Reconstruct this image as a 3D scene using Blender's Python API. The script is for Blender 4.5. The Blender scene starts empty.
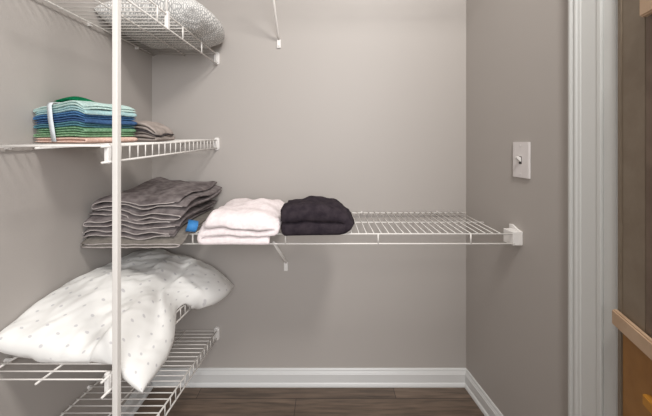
import bpy, bmesh, math, random
from mathutils import Vector, Matrix, noise
random.seed(7)
C = bpy.context.scene.collection
H = 1.09                       # camera height
F = 282.0
# ---------------------------------------------------------------- camera
cd = bpy.data.cameras.new('camera'); cam = bpy.data.objects.new('camera', cd); C.objects.link(cam)
cam.location = (0, 0, H); cam.rotation_euler = (math.pi/2, 0, 0)
cd.sensor_fit = 'HORIZONTAL'; cd.sensor_width = 36; cd.lens = F/652*36
cd.shift_y = -(208-142)/652; cd.clip_start = .01
bpy.context.scene.camera = cam
# ---------------------------------------------------------------- world, lights, exposure
w = bpy.data.worlds.new('world'); bpy.context.scene.world = w; w.use_nodes = True
bg = w.node_tree.nodes['Background']; bg.inputs[0].default_value = (1, .96, .93, 1); bg.inputs[1].default_value = .55
def area(name, loc, size, power, col, target):
    l = bpy.data.lights.new(name, 'AREA'); l.shape = 'DISK'; l.size = size; l.energy = power; l.color = col
    o = bpy.data.objects.new(name, l); C.objects.link(o); o.location = loc
    o.rotation_euler = (Vector(target)-Vector(loc)).to_track_quat('-Z', 'Y').to_euler()
    return o
area('ceiling_lamp_light', (.42, .06, 2.36), .30, 17, (1, .97, .93), (.0, .7, 0))
area('fill_from_behind', (.45, -1.3, 1.6), 1.2, 30, (.97, .98, 1), (0, 1.2, .9))  # soft fill added behind the camera to light the back wall frontally
vs = bpy.context.scene.view_settings
vs.view_transform = 'Standard'; vs.look = 'None'; vs.gamma = 1; vs.exposure = .21; vs.use_curve_mapping = False

# ---------------------------------------------------------------- materials
def srgb(c):
    return tuple(((v/255)/12.92 if v/255 <= .04045 else ((v/255+.055)/1.055)**2.4) for v in c)+(1,)
def mat(name, col, rough=.6, bump=None, col2=None, vscale=8, spec=.3, detail=3):
    m = bpy.data.materials.new(name); m.use_nodes = True; nt = m.node_tree; N = nt.nodes; L = nt.links
    b = N['Principled BSDF']; b.inputs['Base Color'].default_value = srgb(col); b.inputs['Roughness'].default_value = rough
    b.inputs['Specular IOR Level'].default_value = spec
    tc = N.new('ShaderNodeTexCoord')
    if col2:
        n = N.new('ShaderNodeTexNoise'); n.inputs['Scale'].default_value = vscale; n.inputs['Detail'].default_value = detail
        L.new(tc.outputs['Object'], n.inputs['Vector'])
        r = N.new('ShaderNodeValToRGB'); r.color_ramp.elements[0].position = .35; r.color_ramp.elements[1].position = .65
        r.color_ramp.elements[0].color = srgb(col); r.color_ramp.elements[1].color = srgb(col2)
        L.new(n.outputs['Fac'], r.inputs['Fac']); L.new(r.outputs['Color'], b.inputs['Base Color'])
    if bump:
        n = N.new('ShaderNodeTexNoise'); n.inputs['Scale'].default_value = bump[0]; n.inputs['Detail'].default_value = 4
        L.new(tc.outputs['Object'], n.inputs['Vector'])
        bp = N.new('ShaderNodeBump'); bp.inputs['Strength'].default_value = bump[1]; bp.inputs['Distance'].default_value = bump[2]
        L.new(n.outputs['Fac'], bp.inputs['Height']); L.new(bp.outputs['Normal'], b.inputs['Normal'])
    return m
M = {}
M['wall'] = mat('greige wall paint', (177, 171, 166), .5, (180, .12, .002), spec=.25)
M['ceil'] = mat('ceiling paint', (235, 233, 228), .8)
M['trim'] = mat('white trim paint', (214, 214, 213), .35, spec=.45)
M['casing'] = mat('pale grey casing paint', (208, 209, 207), .35, spec=.45)
M['wire'] = mat('white vinyl coated wire', (226, 222, 217), .35, spec=.5)
M['plastic'] = mat('white plastic', (232, 229, 226), .35, spec=.5)
M['plate'] = mat('white switch plate plastic', (222, 217, 216), .3, spec=.5)
M['dark'] = mat('dark slot', (60, 56, 54), .6)
M['grey'] = mat('grey washed cotton', (134, 126, 125), .95, (420, .5, .002), (98, 90, 90), 38, .1)
M['greyl'] = mat('light grey edge highlight', (186, 178, 175), .95, (420, .5, .002), (168, 160, 157), 60, .1)  # lighter grey for the highlights painted along the towel edges
M['olive'] = mat('greenish grey cotton', (133, 127, 120), .95, (420, .5, .002), (116, 110, 104), 60, .1)
M['whitet'] = mat('white terry', (250, 240, 240), 1, (500, .8, .003), (240, 228, 229), 90, .1)
M['black'] = mat('charcoal plush', (58, 51, 56), 1, (300, .6, .003), (44, 38, 44), 45, .1)
M['taupe'] = mat('taupe cloth', (140, 128, 122), .95, (350, .5, .002), (112, 102, 98), 40, .1)
M['taupel'] = mat('pale taupe cloth', (176, 164, 157), .95, (350, .5, .002), (150, 140, 134), 40, .1)
M['charcoal'] = mat('charcoal cloth', (62, 56, 58), .95, (350, .5, .002))
M['bluetag'] = mat('blue tag', (62, 130, 192), .6)
M['strap'] = mat('white paper strap', (216, 222, 226), .6)
for k, c, c2 in (('mint', (206, 228, 222), (184, 212, 208)), ('aqua', (186, 214, 214), (160, 198, 202)), ('royal', (92, 134, 176), (64, 106, 152)),
             ('navy', (76, 108, 148), (58, 88, 130)), ('teal', (100, 146, 158), (78, 124, 140)), ('green', (136, 174, 140), (98, 144, 108)),
             ('lime', (154, 188, 150), (114, 156, 118)), ('peach', (238, 208, 194), (226, 186, 168)), ('emerald', (14, 128, 84), (10, 108, 70))):
    M[k] = mat(k+' waffle cloth', c, .95, (260, .8, .004), c2, 160, .1)
M['leaf_up'] = mat('taupe brown boards', (140, 127, 111), .55, (60, .2, .002), (130, 116, 100), 14)
M['leaf_dark'] = mat('dark brown boards', (122, 106, 92), .55, (60, .2, .002), (108, 92, 79), 14)
M['leaf_low'] = mat('golden brown boards', (166, 120, 66), .55, (60, .2, .002), (146, 102, 54), 10)
M['rail'] = mat('light wood batten', (206, 178, 150), .5, (50, .2, .002), (192, 162, 134), 12)
M['amber'] = mat('amber wood', (196, 140, 56), .5, (50, .2, .002), (176, 122, 48), 12)

def floor_mat():
    m = bpy.data.materials.new('dark oak planks'); m.use_nodes = True; nt = m.node_tree; N = nt.nodes; L = nt.links
    b = N['Principled BSDF']; b.inputs['Roughness'].default_value = .45
    tc = N.new('ShaderNodeTexCoord')
    mp = N.new('ShaderNodeMapping'); mp.inputs['Location'].default_value = (.36, .062, 0); L.new(tc.outputs['Object'], mp.inputs['Vector'])
    br = N.new('ShaderNodeTexBrick'); br.inputs['Scale'].default_value = 1; br.inputs['Brick Width'].default_value = .85
    br.inputs['Row Height'].default_value = .125; br.inputs['Mortar Size'].default_value = .0012; br.offset = .5
    br.inputs['Color1'].default_value = srgb((114, 98, 85)); br.inputs['Color2'].default_value = srgb((94, 80, 69)); br.inputs['Mortar'].default_value = srgb((52, 43, 38))
    L.new(mp.outputs[0], br.inputs['Vector'])
    m2 = N.new('ShaderNodeMapping'); m2.inputs['Scale'].default_value = (5, 60, 5); L.new(tc.outputs['Object'], m2.inputs['Vector'])
    n = N.new('ShaderNodeTexNoise'); n.inputs['Scale'].default_value = 1.5; n.inputs['Detail'].default_value = 6; L.new(m2.outputs[0], n.inputs['Vector'])
    r = N.new('ShaderNodeValToRGB'); r.color_ramp.elements[0].position = .3; r.color_ramp.elements[1].position = .7
    r.color_ramp.elements[0].color = (.55, .55, .55, 1); r.color_ramp.elements[1].color = (1.25, 1.22, 1.2, 1); L.new(n.outputs['Fac'], r.inputs['Fac'])
    mx = N.new('ShaderNodeMix'); mx.data_type = 'RGBA'; mx.blend_type = 'MULTIPLY'; mx.inputs[0].default_value = 1
    L.new(br.outputs['Color'], mx.inputs[6]); L.new(r.outputs['Color'], mx.inputs[7]); L.new(mx.outputs[2], b.inputs['Base Color'])
    bp = N.new('ShaderNodeBump'); bp.inputs['Strength'].default_value = .25; bp.inputs['Distance'].default_value = .002
    L.new(n.outputs['Fac'], bp.inputs['Height']); L.new(bp.outputs[0], b.inputs['Normal'])
    return m
M['floor'] = floor_mat()

def spot_mat(name, base, spot, n_u, n_v, thr, rnd, rough=.9, soft=.04, bump=True, feature='F1'):
    # white fabric printed with little motifs, laid out on the fabric's own UVs
    m = bpy.data.materials.new(name); m.use_nodes = True; nt = m.node_tree; N = nt.nodes; L = nt.links
    b = N['Principled BSDF']; b.inputs['Roughness'].default_value = rough; b.inputs['Specular IOR Level'].default_value = .15
    uv = N.new('ShaderNodeUVMap'); mp = N.new('ShaderNodeMapping'); mp.inputs['Scale'].default_value = (n_u, n_v, 1)
    mp.inputs['Rotation'].default_value = (0, 0, .5)
    L.new(uv.outputs[0], mp.inputs['Vector'])
    v = N.new('ShaderNodeTexVoronoi'); v.voronoi_dimensions = '2D'; v.feature = feature; v.inputs['Scale'].default_value = 1
    v.inputs['Randomness'].default_value = rnd; L.new(mp.outputs[0], v.inputs['Vector'])
    r = N.new('ShaderNodeValToRGB'); e = r.color_ramp.elements
    e[0].position = thr; e[0].color = srgb(spot); e[1].position = thr+soft; e[1].color = srgb(base)
    L.new(v.outputs['Distance'], r.inputs['Fac']); L.new(r.outputs['Color'], b.inputs['Base Color'])
    return m
M['pillow'] = spot_mat('white cotton with small grey motifs', (238, 237, 234), (208, 206, 207), 11, 15.5, .075, .35)
M['pattern'] = spot_mat('pale grey scrollwork cotton', (232, 230, 226), (150, 150, 150), 50, 40, .02, 1, soft=.26, feature='DISTANCE_TO_EDGE')

# ---------------------------------------------------------------- helpers
def tag(o, label=None, cat=None, group=None, kind=None):
    if label: o['label'] = label
    if cat: o['category'] = cat
    if group: o['group'] = group
    if kind: o['kind'] = kind
    return o
def empty(name, loc, label=None, cat=None, group=None):
    o = bpy.data.objects.new(name, None); C.objects.link(o); o.location = loc; o.empty_display_size = .05
    return tag(o, label, cat, group)
def wloc(o):
    v = Vector((0, 0, 0))
    while o: v += Vector(o.location); o = o.parent
    return v
def obj(name, bm, m, parent=None, smooth=False):
    """world-coordinate bmesh -> one object, origin at its parent's origin or at its own base centre"""
    bmesh.ops.recalc_face_normals(bm, faces=bm.faces)
    xs = [v.co for v in bm.verts]
    base = Vector(((min(v.x for v in xs)+max(v.x for v in xs))/2, (min(v.y for v in xs)+max(v.y for v in xs))/2, min(v.z for v in xs)))
    bmesh.ops.translate(bm, verts=bm.verts, vec=-base)
    me = bpy.data.meshes.new(name); bm.to_mesh(me); bm.free()
    me.materials.append(m)
    if smooth:
        for p in me.polygons: p.use_smooth = True
    o = bpy.data.objects.new(name, me); C.objects.link(o)
    if parent: o.parent = parent; o.location = base-wloc(parent)
    else: o.location = base
    return o
def struct(name, bm, m, parent=None):
    o = obj(name, bm, m, parent)
    if not parent: o['kind'] = 'structure'
    return o
def add_box(bm, lo, hi, bev=0):
    t = bmesh.new(); bmesh.ops.create_cube(t, size=1)
    for v in t.verts: v.co = Vector((lo[i]+(v.co[i]+.5)*(hi[i]-lo[i]) for i in range(3)))
    if bev: bmesh.ops.bevel(t, geom=list(t.edges), offset=bev, segments=2, profile=.5, affect='EDGES')
    merge(bm, t)
def merge(bm, t):
    me = bpy.data.meshes.new('tmp'); t.to_mesh(me); t.free(); bm.from_mesh(me); bpy.data.meshes.remove(me)
def add_tube(bm, pts, r, seg=8, cap=True):
    pts = [Vector(p) for p in pts]; rings = []
    d0 = (pts[1]-pts[0]).normalized(); up = Vector((0, 0, 1)) if abs(d0.z) < .9 else Vector((1, 0, 0))
    for i, p in enumerate(pts):
        a = pts[min(i+1, len(pts)-1)]-pts[max(i-1, 0)]; a.normalize()
        u = a.cross(up).normalized(); v = u.cross(a).normalized()
        rings.append([bm.verts.new(p+u*math.cos(2*math.pi*k/seg)*r+v*math.sin(2*math.pi*k/seg)*r) for k in range(seg)])
    for a, b in zip(rings, rings[1:]):
        for k in range(seg): bm.faces.new((a[k], a[(k+1) % seg], b[(k+1) % seg], b[k]))
    if cap: bm.faces.new(rings[0]); bm.faces.new(rings[-1])
def add_prism(bm, poly, O, U, V, W, length):
    """poly (u,v) in the plane O,U,V swept by length along W"""
    O, U, V, W = map(Vector, (O, U, V, W))
    a = [bm.verts.new(O+U*p[0]+V*p[1]) for p in poly]; b = [bm.verts.new(O+U*p[0]+V*p[1]+W*length) for p in poly]
    n = len(poly)
    for i in range(n): bm.faces.new((a[i], a[(i+1) % n], b[(i+1) % n], b[i]))
    bm.faces.new(a); bm.faces.new(b)

# ---------------------------------------------------------------- room shell
XL, YB, XR = -.784, 1.27, .631
RD = Vector((.128, -1, 0)).normalized()           # the right wall runs towards the camera and slightly outwards
RN = Vector((-1, -.128, 0)).normalized()          # into the closet
RP = Vector((XR, YB, 0))
ZC = 2.44
def rw(s, n, z): return RP+RD*s+RN*n+Vector((0, 0, z))
b = bmesh.new(); add_box(b, (XL-.1, -1.6, -.05), (2.2, YB+.1, 0)); struct('floor', b, M['floor'])
b = bmesh.new(); add_box(b, (XL-.1, -.9, ZC), (1.6, YB+.1, ZC+.06)); struct('ceiling', b, M['ceil'])
b = bmesh.new(); add_box(b, (XL-.1, YB, 0), (XR+.12, YB+.1, ZC)); struct('wall_back', b, M['wall'])
b = bmesh.new(); add_box(b, (XL-.1, -.9, 0), (XL, YB, ZC)); struct('wall_left', b, M['wall'])
SW = .515                                           # length of the right wall up to the opening
b = bmesh.new()
add_prism(b, [(0, 0), (SW, 0), (SW, -.11), (0, -.11)], RP, RD, RN, (0, 0, 1), ZC); struct('wall_right', b, M['wall'])

bprof = [(0, 0), (.018, 0), (.0175, .006), (.015, .012), (.0115, .016), (.0115, .052), (.009, .055), (.009, .058), (.0065, .062), (.0055, .069), (.003, .073), (0, .073)]
b = bmesh.new(); add_prism(b, bprof, (XL+.0, YB, 0), (0, -1, 0), (0, 0, 1), (1, 0, 0), XR-XL); struct('baseboard_back', b, M['trim'])
b = bmesh.new(); add_prism(b, bprof, (XL, YB-.02, 0), (1, 0, 0), (0, 0, 1), (0, -1, 0), 1.9); struct('baseboard_left', b, M['trim'])
b = bmesh.new(); add_prism(b, bprof, RP+RD*.004, RN, (0, 0, 1), RD, .481); struct('baseboard_right', b, M['trim'])

# door casing on the right wall, then the jamb returning into the opening
S0 = .486
cprof = [(0, 0), (0, .019), (.006, .021), (.0095, .019), (.0105, .0155), (.014, .0155), (.0155, .018), (.020, .018), (.0225, .0145), (.028, .0135), (.030, .0115), (.066, .0095), (.0685, .012), (.076, .012), (.078, .010), (.078, 0)]
b = bmesh.new(); add_prism(b, cprof, RP+RD*S0, RD, RN, (0, 0, 1), 2.10); struct('trim_1', b, M['casing'])
b = bmesh.new(); add_prism(b, [(.0, .0), (.0, .0042), (.027, .0042), (.027, -.10), (.0, -.10)], RP+RD*(S0+.0785), RD, RN, (0, 0, 1), 2.05); struct('trim_2', b, M['casing'])

# ---------------------------------------------------------------- the boarded wooden door leaf, folded back beside the camera
DP = Vector((.690, .668, 0)); DD = Vector((-.326, -1, 0)).normalized(); DN = Vector((-DD.y, DD.x, 0))*-1
if DN.x > 0: DN = -DN
def door_piece(name, m, s0, s1, n0, n1, z0, z1, parent, bev=.002):
    b = bmesh.new(); add_prism(b, [(s0, n0), (s1, n0), (s1, n1), (s0, n1)], DP+Vector((0, 0, z0)), DD, DN, (0, 0, 1), z1-z0)
    if bev: bmesh.ops.bevel(b, geom=list(b.edges), offset=bev, segments=2, affect='EDGES')
    return struct(name, b, m, parent)
door = empty('door_1', DP+Vector((0, 0, .01))); door['kind'] = 'structure'
zr = H-.44
door_piece('stile', M['leaf_up'], 0, .014, -.03, 0.0, .01, 2.03, door, .0015)
door_piece('upper_panel', M['leaf_up'], .0145, .083, -.028, -.002, zr, 2.03, door, .001)
door_piece('upper_panel', M['leaf_dark'], .0835, .62, -.028, -.002, zr, 2.03, door, .001)
door_piece('lower_panel', M['leaf_low'], .0145, .62, -.028, -.002, .01, zr-.001, door, .001)
door_piece('rail', M['rail'], .001, .62, -.001, .012, zr+.008, zr+.045, door, .003)
door_piece('batten', M['rail'], .092, .62, -.001, .014, H+.257, H+.31, door, .003)
door_piece('batten', M['amber'], .101, .62, -.001, .014, H-.535, H-.512, door, .002)

# ---------------------------------------------------------------- wire shelves
WR, RR = .0016, .0027
def wire_shelf(label, O, A, B, length, depth, group, lip=.032, lipstep=.0305, rails=(.5,), extra=0, name='wire_shelf', split=None):
    O, A, B = Vector(O), Vector(A), Vector(B)
    Z = Vector((0, 0, 1))
    root = empty(name, O+A*length/2+B*depth/2-Z*lip, label, 'shelf', group)
    P = lambda s, t, h=0: O+A*s+B*t+Z*h
    b = bmesh.new(); s = .004
    while s <= length-extra+1e-6:
        add_tube(b, [P(s, 0), P(s, depth)], WR, 6); s += .0254
    obj('deck', b, M['wire'], root, True)
    b = bmesh.new(); add_tube(b, [P(0, .004, -.004), P(length-extra, .004, -.004)], RR, 8); obj('back_rod', b, M['wire'], root, True)
    for t in rails:
        b = bmesh.new(); add_tube(b, [P(0, depth*t, -.0042), P(length-extra, depth*t, -.0042)], RR*.9, 8); obj('middle_rod', b, M['wire'], root, True)
    b = bmesh.new(); add_tube(b, [P(0, depth, -.001), P(length, depth, -.001)], RR, 8); obj('front_rod', b, M['wire'], root, True)
    b = bmesh.new(); add_tube(b, [P(0, depth+.001, -lip), P(length, depth+.001, -lip)], RR, 8)
    s = .012
    while s <= length:
        add_tube(b, [P(s, depth+.0015, 0), P(s, depth+.0015, -lip)], WR*(1 if lipstep < .1 else 1.7), 6); s += lipstep
    obj('front_lip', b, M['wire'], root, True)
    return root, P
def wall_plate(root, P0, U, V, N, w, h, t, name='end_bracket'):
    """rounded plastic plate: centred at P0 on a wall, width along U, height along V, thickness t along N, with a hooked lip"""
    U, V, N = Vector(U), Vector(V), Vector(N)
    b = bmesh.new(); c = .28*min(w, h)
    poly = [(-w/2+c, -h/2), (w/2-c, -h/2), (w/2, -h/2+c), (w/2, h/2-c), (w/2-c, h/2), (-w/2+c, h/2), (-w/2, h/2-c), (-w/2, -h/2+c)]
    add_prism(b, poly, P0, U, V, N, t*.45)
    poly = [(p[0]*.72, p[1]*.78) for p in poly]
    add_prism(b, poly, Vector(P0)+N*t*.45, U, V, N, t*.55)
    return obj(name, b, M['plastic'], root)
def clip(root, P0, N, r=.0048):
    b = bmesh.new(); P0 = Vector(P0); N = Vector(N)
    add_tube(b, [P0, P0+N*.004], r, 12)
    U = Vector((0, 0, 1)).cross(N)
    add_prism(b, [(-.0025, -.007), (.0025, -.007), (.0025, .004), (-.0025, .004)], P0, U, (0, 0, 1), N, .0125)
    return obj('wall_clip', b, M['plastic'], root)

DL = .296
LG = None
defs = [(H+.393, 0.0, 'topmost wire shelf on the left, carrying the grey patterned pillow'),
        (H+.010, -.03, 'left wire shelf at eye level under the stack of coloured cleaning cloths'),
        (H-.590, .105, 'left wire shelf under the big white spotted pillow'),
        (H-.842, .115, 'lowest, empty wire shelf at left just above the floor')]
for z, tilt, lab in defs:
    A = Vector((0, -1, tilt))
    root, P = wire_shelf(lab, (XL+.010, YB-.010, z), A, (1, 0, 0), .648, DL-.010, None, lip=.045 if z > H+.2 else (.036 if z > H-.2 else .034), lipstep=.145 if z > H+.2 else .0305)
    wall_plate(root, (XL+DL-.002, YB, z-.018), (1, 0, 0), (0, 0, 1), (0, -1, 0), .022, .056, .014)
    for s in (.10, .33, .57):
        p = P(s, -.010, -.004); clip(root, (XL, p.y, p.z), (1, 0, 0))
    # hook that holds the front rail to the corner post
    p = P(.626, DL-.010, 0); b = bmesh.new()
    add_box(b, (p.x-.008, p.y-.004, p.z-.040), (p.x+.0015, p.y+.004, p.z+.006), .0012)
    obj('post_hook', b, M['plastic'], root)

    if z > H+.2:                                   # thin rod by which the front rail hangs from above
        p = P(.393, DL-.010, 0); b = bmesh.new(); add_tube(b, [(p.x, p.y, p.z-.006), (p.x-.004, p.y, p.z+.06), (p.x-.004, p.y, p.z+.36)], .0034, 8)
        obj('hanging_rod', b, M['wire'], root, True)
        b = bmesh.new(); add_box(b, (p.x-.006, p.y-.006, p.z-.048), (p.x+.005, p.y+.006, p.z+.006), .0015); obj('rod_clip', b, M['plastic'], root)
BZ = H-.312
def back_shelf(z, lab, x0, x1, kind):
    root, P = wire_shelf(lab, (x0, YB-.010, z), (1, 0, 0), (0, -1, 0), x1-x0, .300, None, lip=.034, lipstep=.315, extra=.020)
    return root, P
xr_end = XR+.128*.31-.030
root, P = back_shelf(BZ, 'long wire shelf across the back wall holding the grey, white and black towels', XL+.004, xr_end, 0)
# moulded end bracket on the right wall
e = bmesh.new()
q = rw(.281, 0, BZ)
prof = [(.024, .018), (.008, .020), (-.014, .008), (-.031, .006), (-.031, -.040), (-.020, -.046), (.004, -.052), (.018, -.048), (.024, -.038)]
add_prism(e, [(-u, v) for u, v in prof], q, RD, (0, 0, 1), RN, .006)
add_prism(e, [(-.014, .006), (.0300, .006), (.0300, -.040), (-.014, -.040)], q+RN*.006, RD, (0, 0, 1), RN, .030)
bmesh.ops.bevel(e, geom=list(e.edges), offset=.001, segments=1, affect='EDGES')
obj('end_bracket', e, M['plastic'], root)
for x in (-.55, -.2, .16, .5): clip(root, (x, YB, BZ-.004), (0, -1, 0))
def strut(root, x, zc, ztop, tfront):
    b = bmesh.new()
    add_tube(b, [(x, YB-.006, zc+.008), (x, YB-.02, zc+.02), (x, YB-tfront, ztop)], .0048, 10)
    obj('diagonal_strut', b, M['wire'], root, True)
    b = bmesh.new()
    add_box(b, (x-.0085, YB-.007, zc-.030), (x+.0085, YB, zc+.008), .0015)
    add_tube(b, [(x, YB-.006, zc-.018), (x, YB-.0105, zc-.018)], .0045, 10)
    obj('strut_foot', b, M['plastic'], root)
strut(root, -.180, H-.548, BZ-.034, .300)
root2, P2 = back_shelf(H+.76, 'upper wire shelf across the back wall, only its diagonal struts showing at the top', XL+.004, xr_end, 1)
strut(root2, -.2117, H+.452, H+.76-.034, .300)

# ---------------------------------------------------------------- corner post that carries the left shelves
pr = empty('shelf_post', (-.4725, .6365, 0), 'tall white square post at left, standing in front of the shelves', 'post')
b = bmesh.new(); add_box(b, (-.4785, .630, .006), (-.4665, .643, 2.42), .0015); obj('tube', b, M['wire'], pr)
b = bmesh.new(); add_box(b, (-.484, .624, 0), (-.461, .649, .012), .002); obj('foot', b, M['plastic'], pr)

# ---------------------------------------------------------------- light switch
sw = empty('light_switch', rw(.308, 0, H-.122), 'white toggle light switch on the right wall', 'light switch')
b = bmesh.new(); add_prism(b, [(-.036, 0), (.036, 0), (.036, .0035), (.032, .006), (-.032, .006), (-.036, .0035)], rw(.308, 0, H-.122), RD, RN, (0, 0, 1), .122)
bmesh.ops.bevel(b, geom=list(b.edges), offset=.0012, segments=2, affect='EDGES'); obj('cover_plate', b, M['plate'], sw)
b = bmesh.new(); add_prism(b, [(-.0055, .0058), (.0055, .0058), (.0055, .0068), (-.0055, .0068)], rw(.308, 0, H-.075), RD, RN, (0, 0, 1), .026); obj('switch_slot', b, M['dark'], sw)
b = bmesh.new(); c0 = rw(.308, .0065, H-.059)
add_prism(b, [(-.009, 0), (.007, 0), (.012, .016), (.004, .016)], c0-RD*.004, (0, 0, 1), RN, RD, .008); obj('toggle', b, M['plastic'], sw)
for dz in (-.048, .048):
    b = bmesh.new(); add_tube(b, [rw(.308, .0055, H-.061+dz), rw(.308, .0072, H-.061+dz)], .003, 12); obj('screw', b, M['plate'], sw)

# ---------------------------------------------------------------- folded cloth
def nz(x, y, z, s, seed): return noise.noise(Vector((x*s+seed*3.1, y*s-seed*1.7, z*s+seed)))
PATH = []
def ribbon_bm(w, d, layers, thk, pitch, seed, deform, m=26, flip=False, jag=.006, seg=22, sides=None):
    """a cloth folded back and forth; returned in world space through deform(x,y,z)"""
    rnd = random.Random(seed); path = []
    for i in range(layers):
        z = thk/2+i*pitch
        jl, jr = rnd.uniform(-jag, jag), rnd.uniform(-jag, jag)
        a, c = -w/2+jl, w/2+jr
        fwd = (i % 2 == 0) != flip
        xs = [a+(c-a)*k/seg for k in range(seg+1)]
        if not fwd: xs = xs[::-1]
        for x in xs: path.append((x, z))
        if i < layers-1:
            x = xs[-1]; sg = 1 if fwd else -1; r = pitch/2
            for k in range(1, 6):
                an = -math.pi/2+math.pi*k/6
                path.append((x+sg*math.cos(an)*r*1.5, z+r+math.sin(an)*r))
    PATH[:] = path
    n = len(path); bm = bmesh.new(); L = []; R = []
    ys = [0, .004, .012]+[.012+(d-.024)*k/m for k in range(1, m)]+[d-.012, d-.004, d]
    for y in ys:
        e = min(y, d-y); f = .35 if e < .001 else (.8 if e < .005 else 1)
        l = []; r = []
        for i, (x, z) in enumerate(path):
            x0, z0 = path[max(i-1, 0)]; x1, z1 = path[min(i+1, n-1)]
            tx, tz = x1-x0, z1-z0; q = math.hypot(tx, tz) or 1
            nx, nzz = -tz/q, tx/q; h = thk/2*f
            if i in (0, n-1): h *= .45
            l.append(bm.verts.new(deform(x+nx*h, y, z+nzz*h))); r.append(bm.verts.new(deform(x-nx*h, y, z-nzz*h)))
        L.append(l); R.append(r)
    for j in range(len(ys)-1):
        for i in range(n-1):
            bm.faces.new((L[j][i], L[j][i+1], L[j+1][i+1], L[j+1][i])); bm.faces.new((R[j][i], R[j+1][i], R[j+1][i+1], R[j][i+1]))
        bm.faces.new((L[j][0], L[j+1][0], R[j+1][0], R[j][0])); bm.faces.new((L[j][-1], R[j][-1], R[j+1][-1], L[j+1][-1]))
    for j in (0, len(ys)-1):
        for i in range(n-1): bm.faces.new((L[j][i], L[j][i+1], R[j][i+1], R[j][i]))
    return bm
def cloth(name, label, cat, group, m, bm, parent=None):
    o = obj(name, bm, m, parent, True)
    return tag(o, label, cat, group) if not parent else o

# --- grey stack on the corner of the back shelf; y runs from the front edge backwards
SB = BZ+.0035
gx, gy = -.618, .905
def grey_def(zb, seed, amp, dx=0, dy=0, yaw=0, w=.30):
    cy, sy = math.cos(yaw), math.sin(yaw)
    def f(x, y, z):
        X = gx+dx+x*cy-(y-.15)*sy; Y = gy+dy+.15+x*sy+(y-.15)*cy
        h = zb+z
        lvl = h/.13
        wav = nz(X, Y*.6, 0, 9, 2)*.016*lvl+nz(X, Y*.35, h*2, 15, seed)*.0135*min(1, h/.025)+nz(X, Y, h*4, 45, seed)*.002
        mound = .024*lvl*(1-.75*max(0, min(1, (X-gx+.02)/.16))*max(0, min(1, (Y-1.0)/.2)))*math.sin(max(0, min(1, (Y-.90)/.34))*math.pi*.62)*math.cos((X-gx)*4.2)
        droop = -.020*max(0, (.958-Y)/.05)**1.3*(1-.45*min(1, lvl)) if Y < .958 else 0
        side = -.012*lvl*max(0, (abs(X-gx)-.11)/.06)
        X2 = X+nz(0, Y, h*30, 1.1, seed+5)*.030*(1 if x > 0 else .5)-max(0, lvl-.2)*.018*(1-(Y-.9)/.3)*(x > 0)
        return Vector((max(X2, XL+.006), min(Y, YB-.006), max(SB+h+wav+mound+droop+side, SB+(-.026 if Y < .955 else .0))))
    return f
G = 'folded grey towels in the corner stack'
layout = [  # layers, w, thickness, pitch, material, seed, label
    (2, .322, .0085, .0095, 'olive', 3, 'greenish grey folded cloth, lowest of the grey towel stack, hanging slightly over the shelf edge'),
    (2, .305, .0076, .0130, 'grey', 7, 'grey folded towel, second from the bottom of the corner stack'),
    (2, .300, .0076, .0132, 'grey', 12, 'grey folded towel in the middle of the corner stack'),
    (2, .310, .0076, .0126, 'grey', 17, 'grey folded towel, second from the top of the corner stack'),
    (2, .306, .0078, .0140, 'grey', 23, 'grey folded towel lying on top of the corner stack')]
zb = 0
for i, (n, wd, th, pt, mm, sd, lab) in enumerate(layout):
    dfm = grey_def(zb, sd, 1, dx=(.0, -.008, -.012, -.010, -.004)[i], dy=(-.012, .0, .004, .012, .014)[i], yaw=(0, -.02, .03, -.04, .03)[i])
    o = cloth('folded_towel', lab, 'towel', G, M[mm], ribbon_bm(wd-.012, .325, n, th, pt, sd, dfm, flip=i in (1, 2, 4), jag=.012))
    hp = list(PATH)
    # pale tube standing in for the highlight along the front edge
    if True:
        b = bmesh.new()
        add_tube(b, [dfm(x, -.0016, z) for x, z in hp[1:-1]], .0018, 6)
        h = obj('edge_highlight', b, M['greyl'], o, True); h['label'] = 'pale line painted as the edge highlight'
    if i == 1: tag_parent, tag_def = o, dfm
    zb += n*pt+.0015
# blue sewn label sticking out at the right end of the stack
b = bmesh.new()


pts = [(-.462, .925, .002), (-.454, .919, .014), (-.453, .925, .027), (-.462, .947, .035)]
rows = []
for k, (x, y, z) in enumerate(pts):
    rows.append([b.verts.new((x, y, SB+.014+z)), b.verts.new((x+.028, y+.012, SB+.008+z*.9)), b.verts.new((x+.0275, y+.014, SB+.0068+z*.9)), b.verts.new((x-.0005, y+.002, SB+.0128+z))])
for a, c in zip(rows, rows[1:]):
    for k in range(4): b.faces.new((a[k], a[(k+1) % 4], c[(k+1) % 4], c[k]))
b.faces.new(rows[0]); b.faces.new(rows[-1])
t = obj('sewn_label', b, M['bluetag'], tag_parent, True); t['label'] = 'bright blue label'

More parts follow.
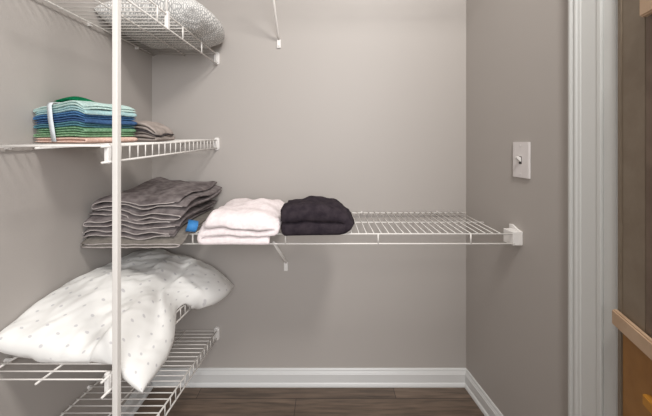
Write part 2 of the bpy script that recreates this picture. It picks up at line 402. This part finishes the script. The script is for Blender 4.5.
# --- white towel
def soft_def(cx, y0, zb, seed, w, d, hgt, bulge, yaw=0, amp=.006, front=.96, shear=0, taper=0, dk=.35, rnd=0):
    def f(x, y, z):
        x *= 1-taper*(y/d)
        x *= 1-rnd*abs(2*y/d-1)**3*(.5+abs(z/hgt-.5)*1.2)
        X0 = x+shear*(y/d); yc = y-d/2
        X = cx+X0*math.cos(yaw)-yc*math.sin(yaw); Y = y0+d/2+X0*math.sin(yaw)+yc*math.cos(yaw)
        l = z/hgt
        e = max(0, 1-abs(2*x/w)**2.6)**.5*max(0, 1-abs(2*y/d-1)**3)**.35
        zz = z*(1+bulge*(e-.55))+l*(nz(X, Y, z, 9, seed)*amp*2.4+nz(X, Y, z*2, 26, seed)*amp)
        X += nz(Y, z*2, X*.3, 14, seed+2)*amp; Y += nz(X, z*2, 1, 13, seed+4)*amp*l
        dr = -dk*(front-Y) if Y < front else 0
        return Vector((X, min(Y, YB-.01), max(zb+zz+dr*(1-l*.5), zb+dr)))
    return f
b = ribbon_bm(.212, .265, 3, .0235, .0238, 31, soft_def(-.285, .918, SB, 31, .232, .27, .072, .38, amp=.008, front=.962, shear=-.006, dk=.75), jag=.006, flip=True)
cloth('folded_towel', 'fluffy white folded towel between the grey stack and the black one', 'towel', None, M['whitet'], b)
b = ribbon_bm(.196, .165, 2, .0425, .0430, 44, soft_def(-.056, .930, SB, 52, .226, .165, .088, .14, yaw=.03, amp=.010, front=.955, taper=-.04, dk=.25, rnd=.06), jag=.002, flip=False)
cloth('folded_towel', 'dark charcoal plush folded towel on the back shelf, right of the white one', 'towel', None, M['black'], b)

# --- coloured cleaning cloths on the eye-level shelf
def s2z(y): return H+.010-.03*(YB-.010-y)+.0035
yaw = -math.atan2(.04, .17)
CC = Vector((-.675, .803))
G2 = 'coloured waffle cloths in the strapped stack'
cl = [('peach', 'peach waffle cloth at the bottom of the coloured stack'), ('lime', 'light green waffle cloth just above the peach one'),
      ('green', 'mid green waffle cloth under the dark blue ones'), ('teal', 'teal blue waffle cloth above the greens'),
      ('navy', 'navy waffle cloth in the middle of the coloured stack'), ('royal', 'royal blue waffle cloth beneath the pale aqua one'),
      ('aqua', 'pale aqua waffle cloth, second from the top'), ('mint', 'mint waffle cloth at the top of the strapped stack')]
def cloth_def(zb, seed, lv):
    def f(x, y, z):
        yc = y-.075
        X = CC.x+x*math.cos(yaw)-yc*math.sin(yaw); Y = CC.y+x*math.sin(yaw)+yc*math.cos(yaw)
        bow = (zb+z)/.105
        zz = zb+z+bow*(.012*math.exp(-((x-.045)/.05)**2)-.006*math.cos(x*14+1)*0-.010*max(0, (abs(x)-.06)/.03))+nz(X, Y, zb*4, 24, seed)*.0045*bow
        X += nz(Y, z, zb, 20, seed)*.002; X = max(X, XL+.004)
        return Vector((X, Y, s2z(Y)+zz))
    return f
zb = 0
for i, (k, lab) in enumerate(cl):
    n = 2; th = .0058; pt = .0058
    if i in (0,): th, pt = .0066, .0072
    b = ribbon_bm(.168, .148, n, th, pt, 60+i, cloth_def(zb, 60+i, i), m=14, flip=i % 2 == 1, jag=.004, seg=16)
    cloth('folded_cloth', lab, 'cleaning cloth', G2, M[k], b); zb += n*pt+.0004
top = zb
# dark green cloth crumpled on top of the stack, at the back
def em(x, y, z):
    X = CC.x-.062+x; Y = CC.y+.000+y; e = max(0, 1-(x/.05)**2)*max(0, 1-((y-.03)/.045)**2)
    return Vector((X, Y, s2z(Y)+top+.004+z*.6+.020*e+.004+nz(X, Y, z, 30, 3)*.003))
cloth('folded_cloth', 'emerald green cloth crumpled on the very top of the coloured stack', 'cleaning cloth', None, M['emerald'], ribbon_bm(.080, .060, 2, .005, .0054, 91, em, m=10, jag=.002, seg=12))
# strap
b = bmesh.new(); sx = -.018
def strap_pt(x, y, z):
    yc = y-.075
    return Vector((CC.x+x*math.cos(yaw)-yc*math.sin(yaw), CC.y+x*math.sin(yaw)+yc*math.cos(yaw), s2z(CC.y)+z))
loop = [(-.003, .0012), (-.004, .03), (-.005, .06), (-.004, top-.004), (0, top+.003), (.02, top+.006), (.075, top+.006), (.13, top+.006), (.15, top+.003), (.153, .05), (.152, .0012)]
ra = []
for k, (y, z) in enumerate(loop):
    c = .008-.016*min(1, z/top)
    yo, zo = (-.0012 if y < .07 else .0012), (.0012 if z > top*.9 else 0)
    ra.append([b.verts.new(strap_pt(sx+c-.0080, y, z)), b.verts.new(strap_pt(sx+c+.0080, y, z)), b.verts.new(strap_pt(sx+c+.0080, y+yo, z+zo)), b.verts.new(strap_pt(sx+c-.0080, y+yo, z+zo))])
for k in range(len(ra)-1):
    a, c = ra[k], ra[k+1]
    for j in range(4): b.faces.new((a[j], a[(j+1) % 4], c[(j+1) % 4], c[j]))
b.faces.new(ra[0]); b.faces.new(ra[-1])
tag(obj('strap', b, M['strap'], None, True), 'narrow white band wrapped around the coloured cloths', 'strap')

# taupe rolled cloths to the right of them
def taupe_def(zb, cx, y0, seed, rise):
    def f(x, y, z):
        X = cx+x-.1*(y-.05); Y = y0+y
        e = math.cos(max(-1, min(1, x/.062))*1.25)
        return Vector((X+nz(Y, z, 0, 14, seed)*.005, Y, s2z(Y)+max(.0, zb*(.35+.65*e)+z*(.5+.7*e)+rise*x+nz(X, Y, z*2, 26, seed)*.006*min(1, (z+zb)/.02))))
    return f
cloth('folded_cloth', 'taupe cloth folded flat under the charcoal one, behind the white post', 'cleaning cloth', None, M['taupel'], ribbon_bm(.112, .13, 3, .0085, .0095, 101, taupe_def(0, -.590, .872, 101, 0), m=16, jag=.006, seg=16))
cloth('folded_cloth', 'charcoal cloth folded between the taupe ones, right of the coloured stack', 'cleaning cloth', None, M['charcoal'], ribbon_bm(.122, .125, 1, .008, .009, 104, taupe_def(.0295, -.592, .868, 104, 0), m=16, jag=.006, seg=16))
cloth('folded_cloth', 'taupe cloth with rounded fold lying on the charcoal one by the post', 'cleaning cloth', None, M['taupel'], ribbon_bm(.100, .12, 2, .0095, .0105, 107, taupe_def(.040, -.594, .876, 107, -.10), m=16, jag=.006, seg=16))

# ---------------------------------------------------------------- pillows
def pillow(label, m, place, nu=70, nv=90, thick=.07, seed=1, clampf=None, wr=.006, pinch=.10, cornerness=2.6):
    bm = bmesh.new(); uvl = bm.loops.layers.uv.new('UVMap')
    grid = {}
    for side in (1, -1):
        for i in range(nu+1):
            for j in range(nv+1):
                a, c = -1+2*i/nu, -1+2*j/nv
                u = math.sin(a*math.pi/2)*.5+a*.5; v = math.sin(c*math.pi/2)*.5+c*.5
                edge = i in (0, nu) or j in (0, nv)
                if edge and side == -1: grid[(side, i, j)] = grid[(1, i, j)]; continue
                h = (max(0, 1-abs(u)**cornerness)*max(0, 1-abs(v)**cornerness))**.5
                x = u*(1-pinch*(1-v*v)*abs(u)); y = v*(1-pinch*.7*(1-u*u)*abs(v))
                # wrinkles that run in from the seams and corners
                wk = nz(u*2.2+v, v*.9-u*.5, side, 1.6, seed)*.9+nz(u*5+v*3, v*2-u, side, 1.4, seed+9)*.4
                wk += .5*abs(nz(u*3-v*3, v*1.5, side, 2.2, seed+4))
                ed = nz(u*7, v*7, 0, 1.3, seed+2)*(1-h)*.4
                p = place(x, y, h*thick*side, side, h)
                p = p+Vector((0, 0, (wk+ed)*wr*(.3+h)))
                if clampf: p = clampf(p, side)
                grid[(side, i, j)] = bm.verts.new(p)
    for side in (1, -1):
        for i in range(nu):
            for j in range(nv):
                q = [grid[(side, i, j)], grid[(side, i+1, j)], grid[(side, i+1, j+1)], grid[(side, i, j+1)]]
                if side == -1: q = q[::-1]
                ij = [(i, j), (i+1, j), (i+1, j+1), (i, j+1)]
                if side == -1: ij = ij[::-1]
                try: f = bm.faces.new(q)
                except ValueError: continue
                for lp, (a, c) in zip(f.loops, ij): lp[uvl].uv = (a/nu, c/nv)
    o = obj('pillow', bm, m, None, True); return tag(o, label, 'pillow')
def s4z(y): return H-.590+.105*(YB-.010-y)
def pl4(x, y, z, side, h):
    # across the shelf (x) and along it (y); leaning up against the left wall
    X = -.610+x*.195; Y = .958+y*.305
    roll = -.26 if x < 0 else -.34
    zc = s4z(Y)+.064
    Z = zc+z*(1.12 if x < 0 else 1)+x*.195*math.sin(roll)
    if y < 0: Z -= .012*y*y*(x < .3)
    if x > .35 and y < -.2: Z -= .075*(x-.35)**1.3*min(1, (-y-.2)*2.2)
    if x > .35 and y > .2: Z -= .020*(x-.35)
    if x < .4 and y < -.3: Z -= .034*min(1, (-y-.3)/.5)*min(1, (.4-x)/.5)
    Z -= .012
    if x > .3 and y > .3: Z -= .028*(x-.3)*(y-.3)*2
    Xo = X-z*math.sin(roll)*.8+.028*math.exp(-((y-.55)/.35)**2)*max(0, x)-.068*math.exp(-((y+.06)/.32)**2)*max(0, x)-.012*max(0, x)*max(0, -y)
    return Vector((Xo, Y, Z))
def clamp4(p, side):
    dz = s4z(p.y)+.0045
    if p.x < -.478 and p.z < dz+.001: p.z = dz+(.0 if side == -1 else .002)
    p.x = max(p.x, XL+.003); p.y = max(min(p.y, YB-.004), .657)
    return p
pillow('large white pillow with tiny grey motifs, slumped along the left shelf', M['pillow'], pl4, thick=.055, seed=5, clampf=clamp4, wr=.014, pinch=.05, cornerness=4.2)

def s1z(y): return H+.393
def pl1(x, y, z, side, h):
    X = -.602+x*.180*(1-.16*y*y*(x > 0)); Y = 1.100+y*.152
    return Vector((X+(.0), Y, s1z(Y)+.060+z+.004*x))
def clamp1(p, side):
    dz = s1z(p.y)+.0045
    if p.z < dz and p.x < -.478: p.z = dz+(0 if side == -1 else .002)
    if p.x > -.478 and p.z < dz-.002: p.z = dz-.002
    p.x = max(p.x, XL+.003); p.y = min(p.y, YB-.012)
    return p
pillow('pale grey pillow with scroll pattern, pushed to the corner of the topmost shelf', M['pattern'], pl1, thick=.062, seed=14, clampf=clamp1, wr=.009, pinch=-.04, cornerness=3.8)
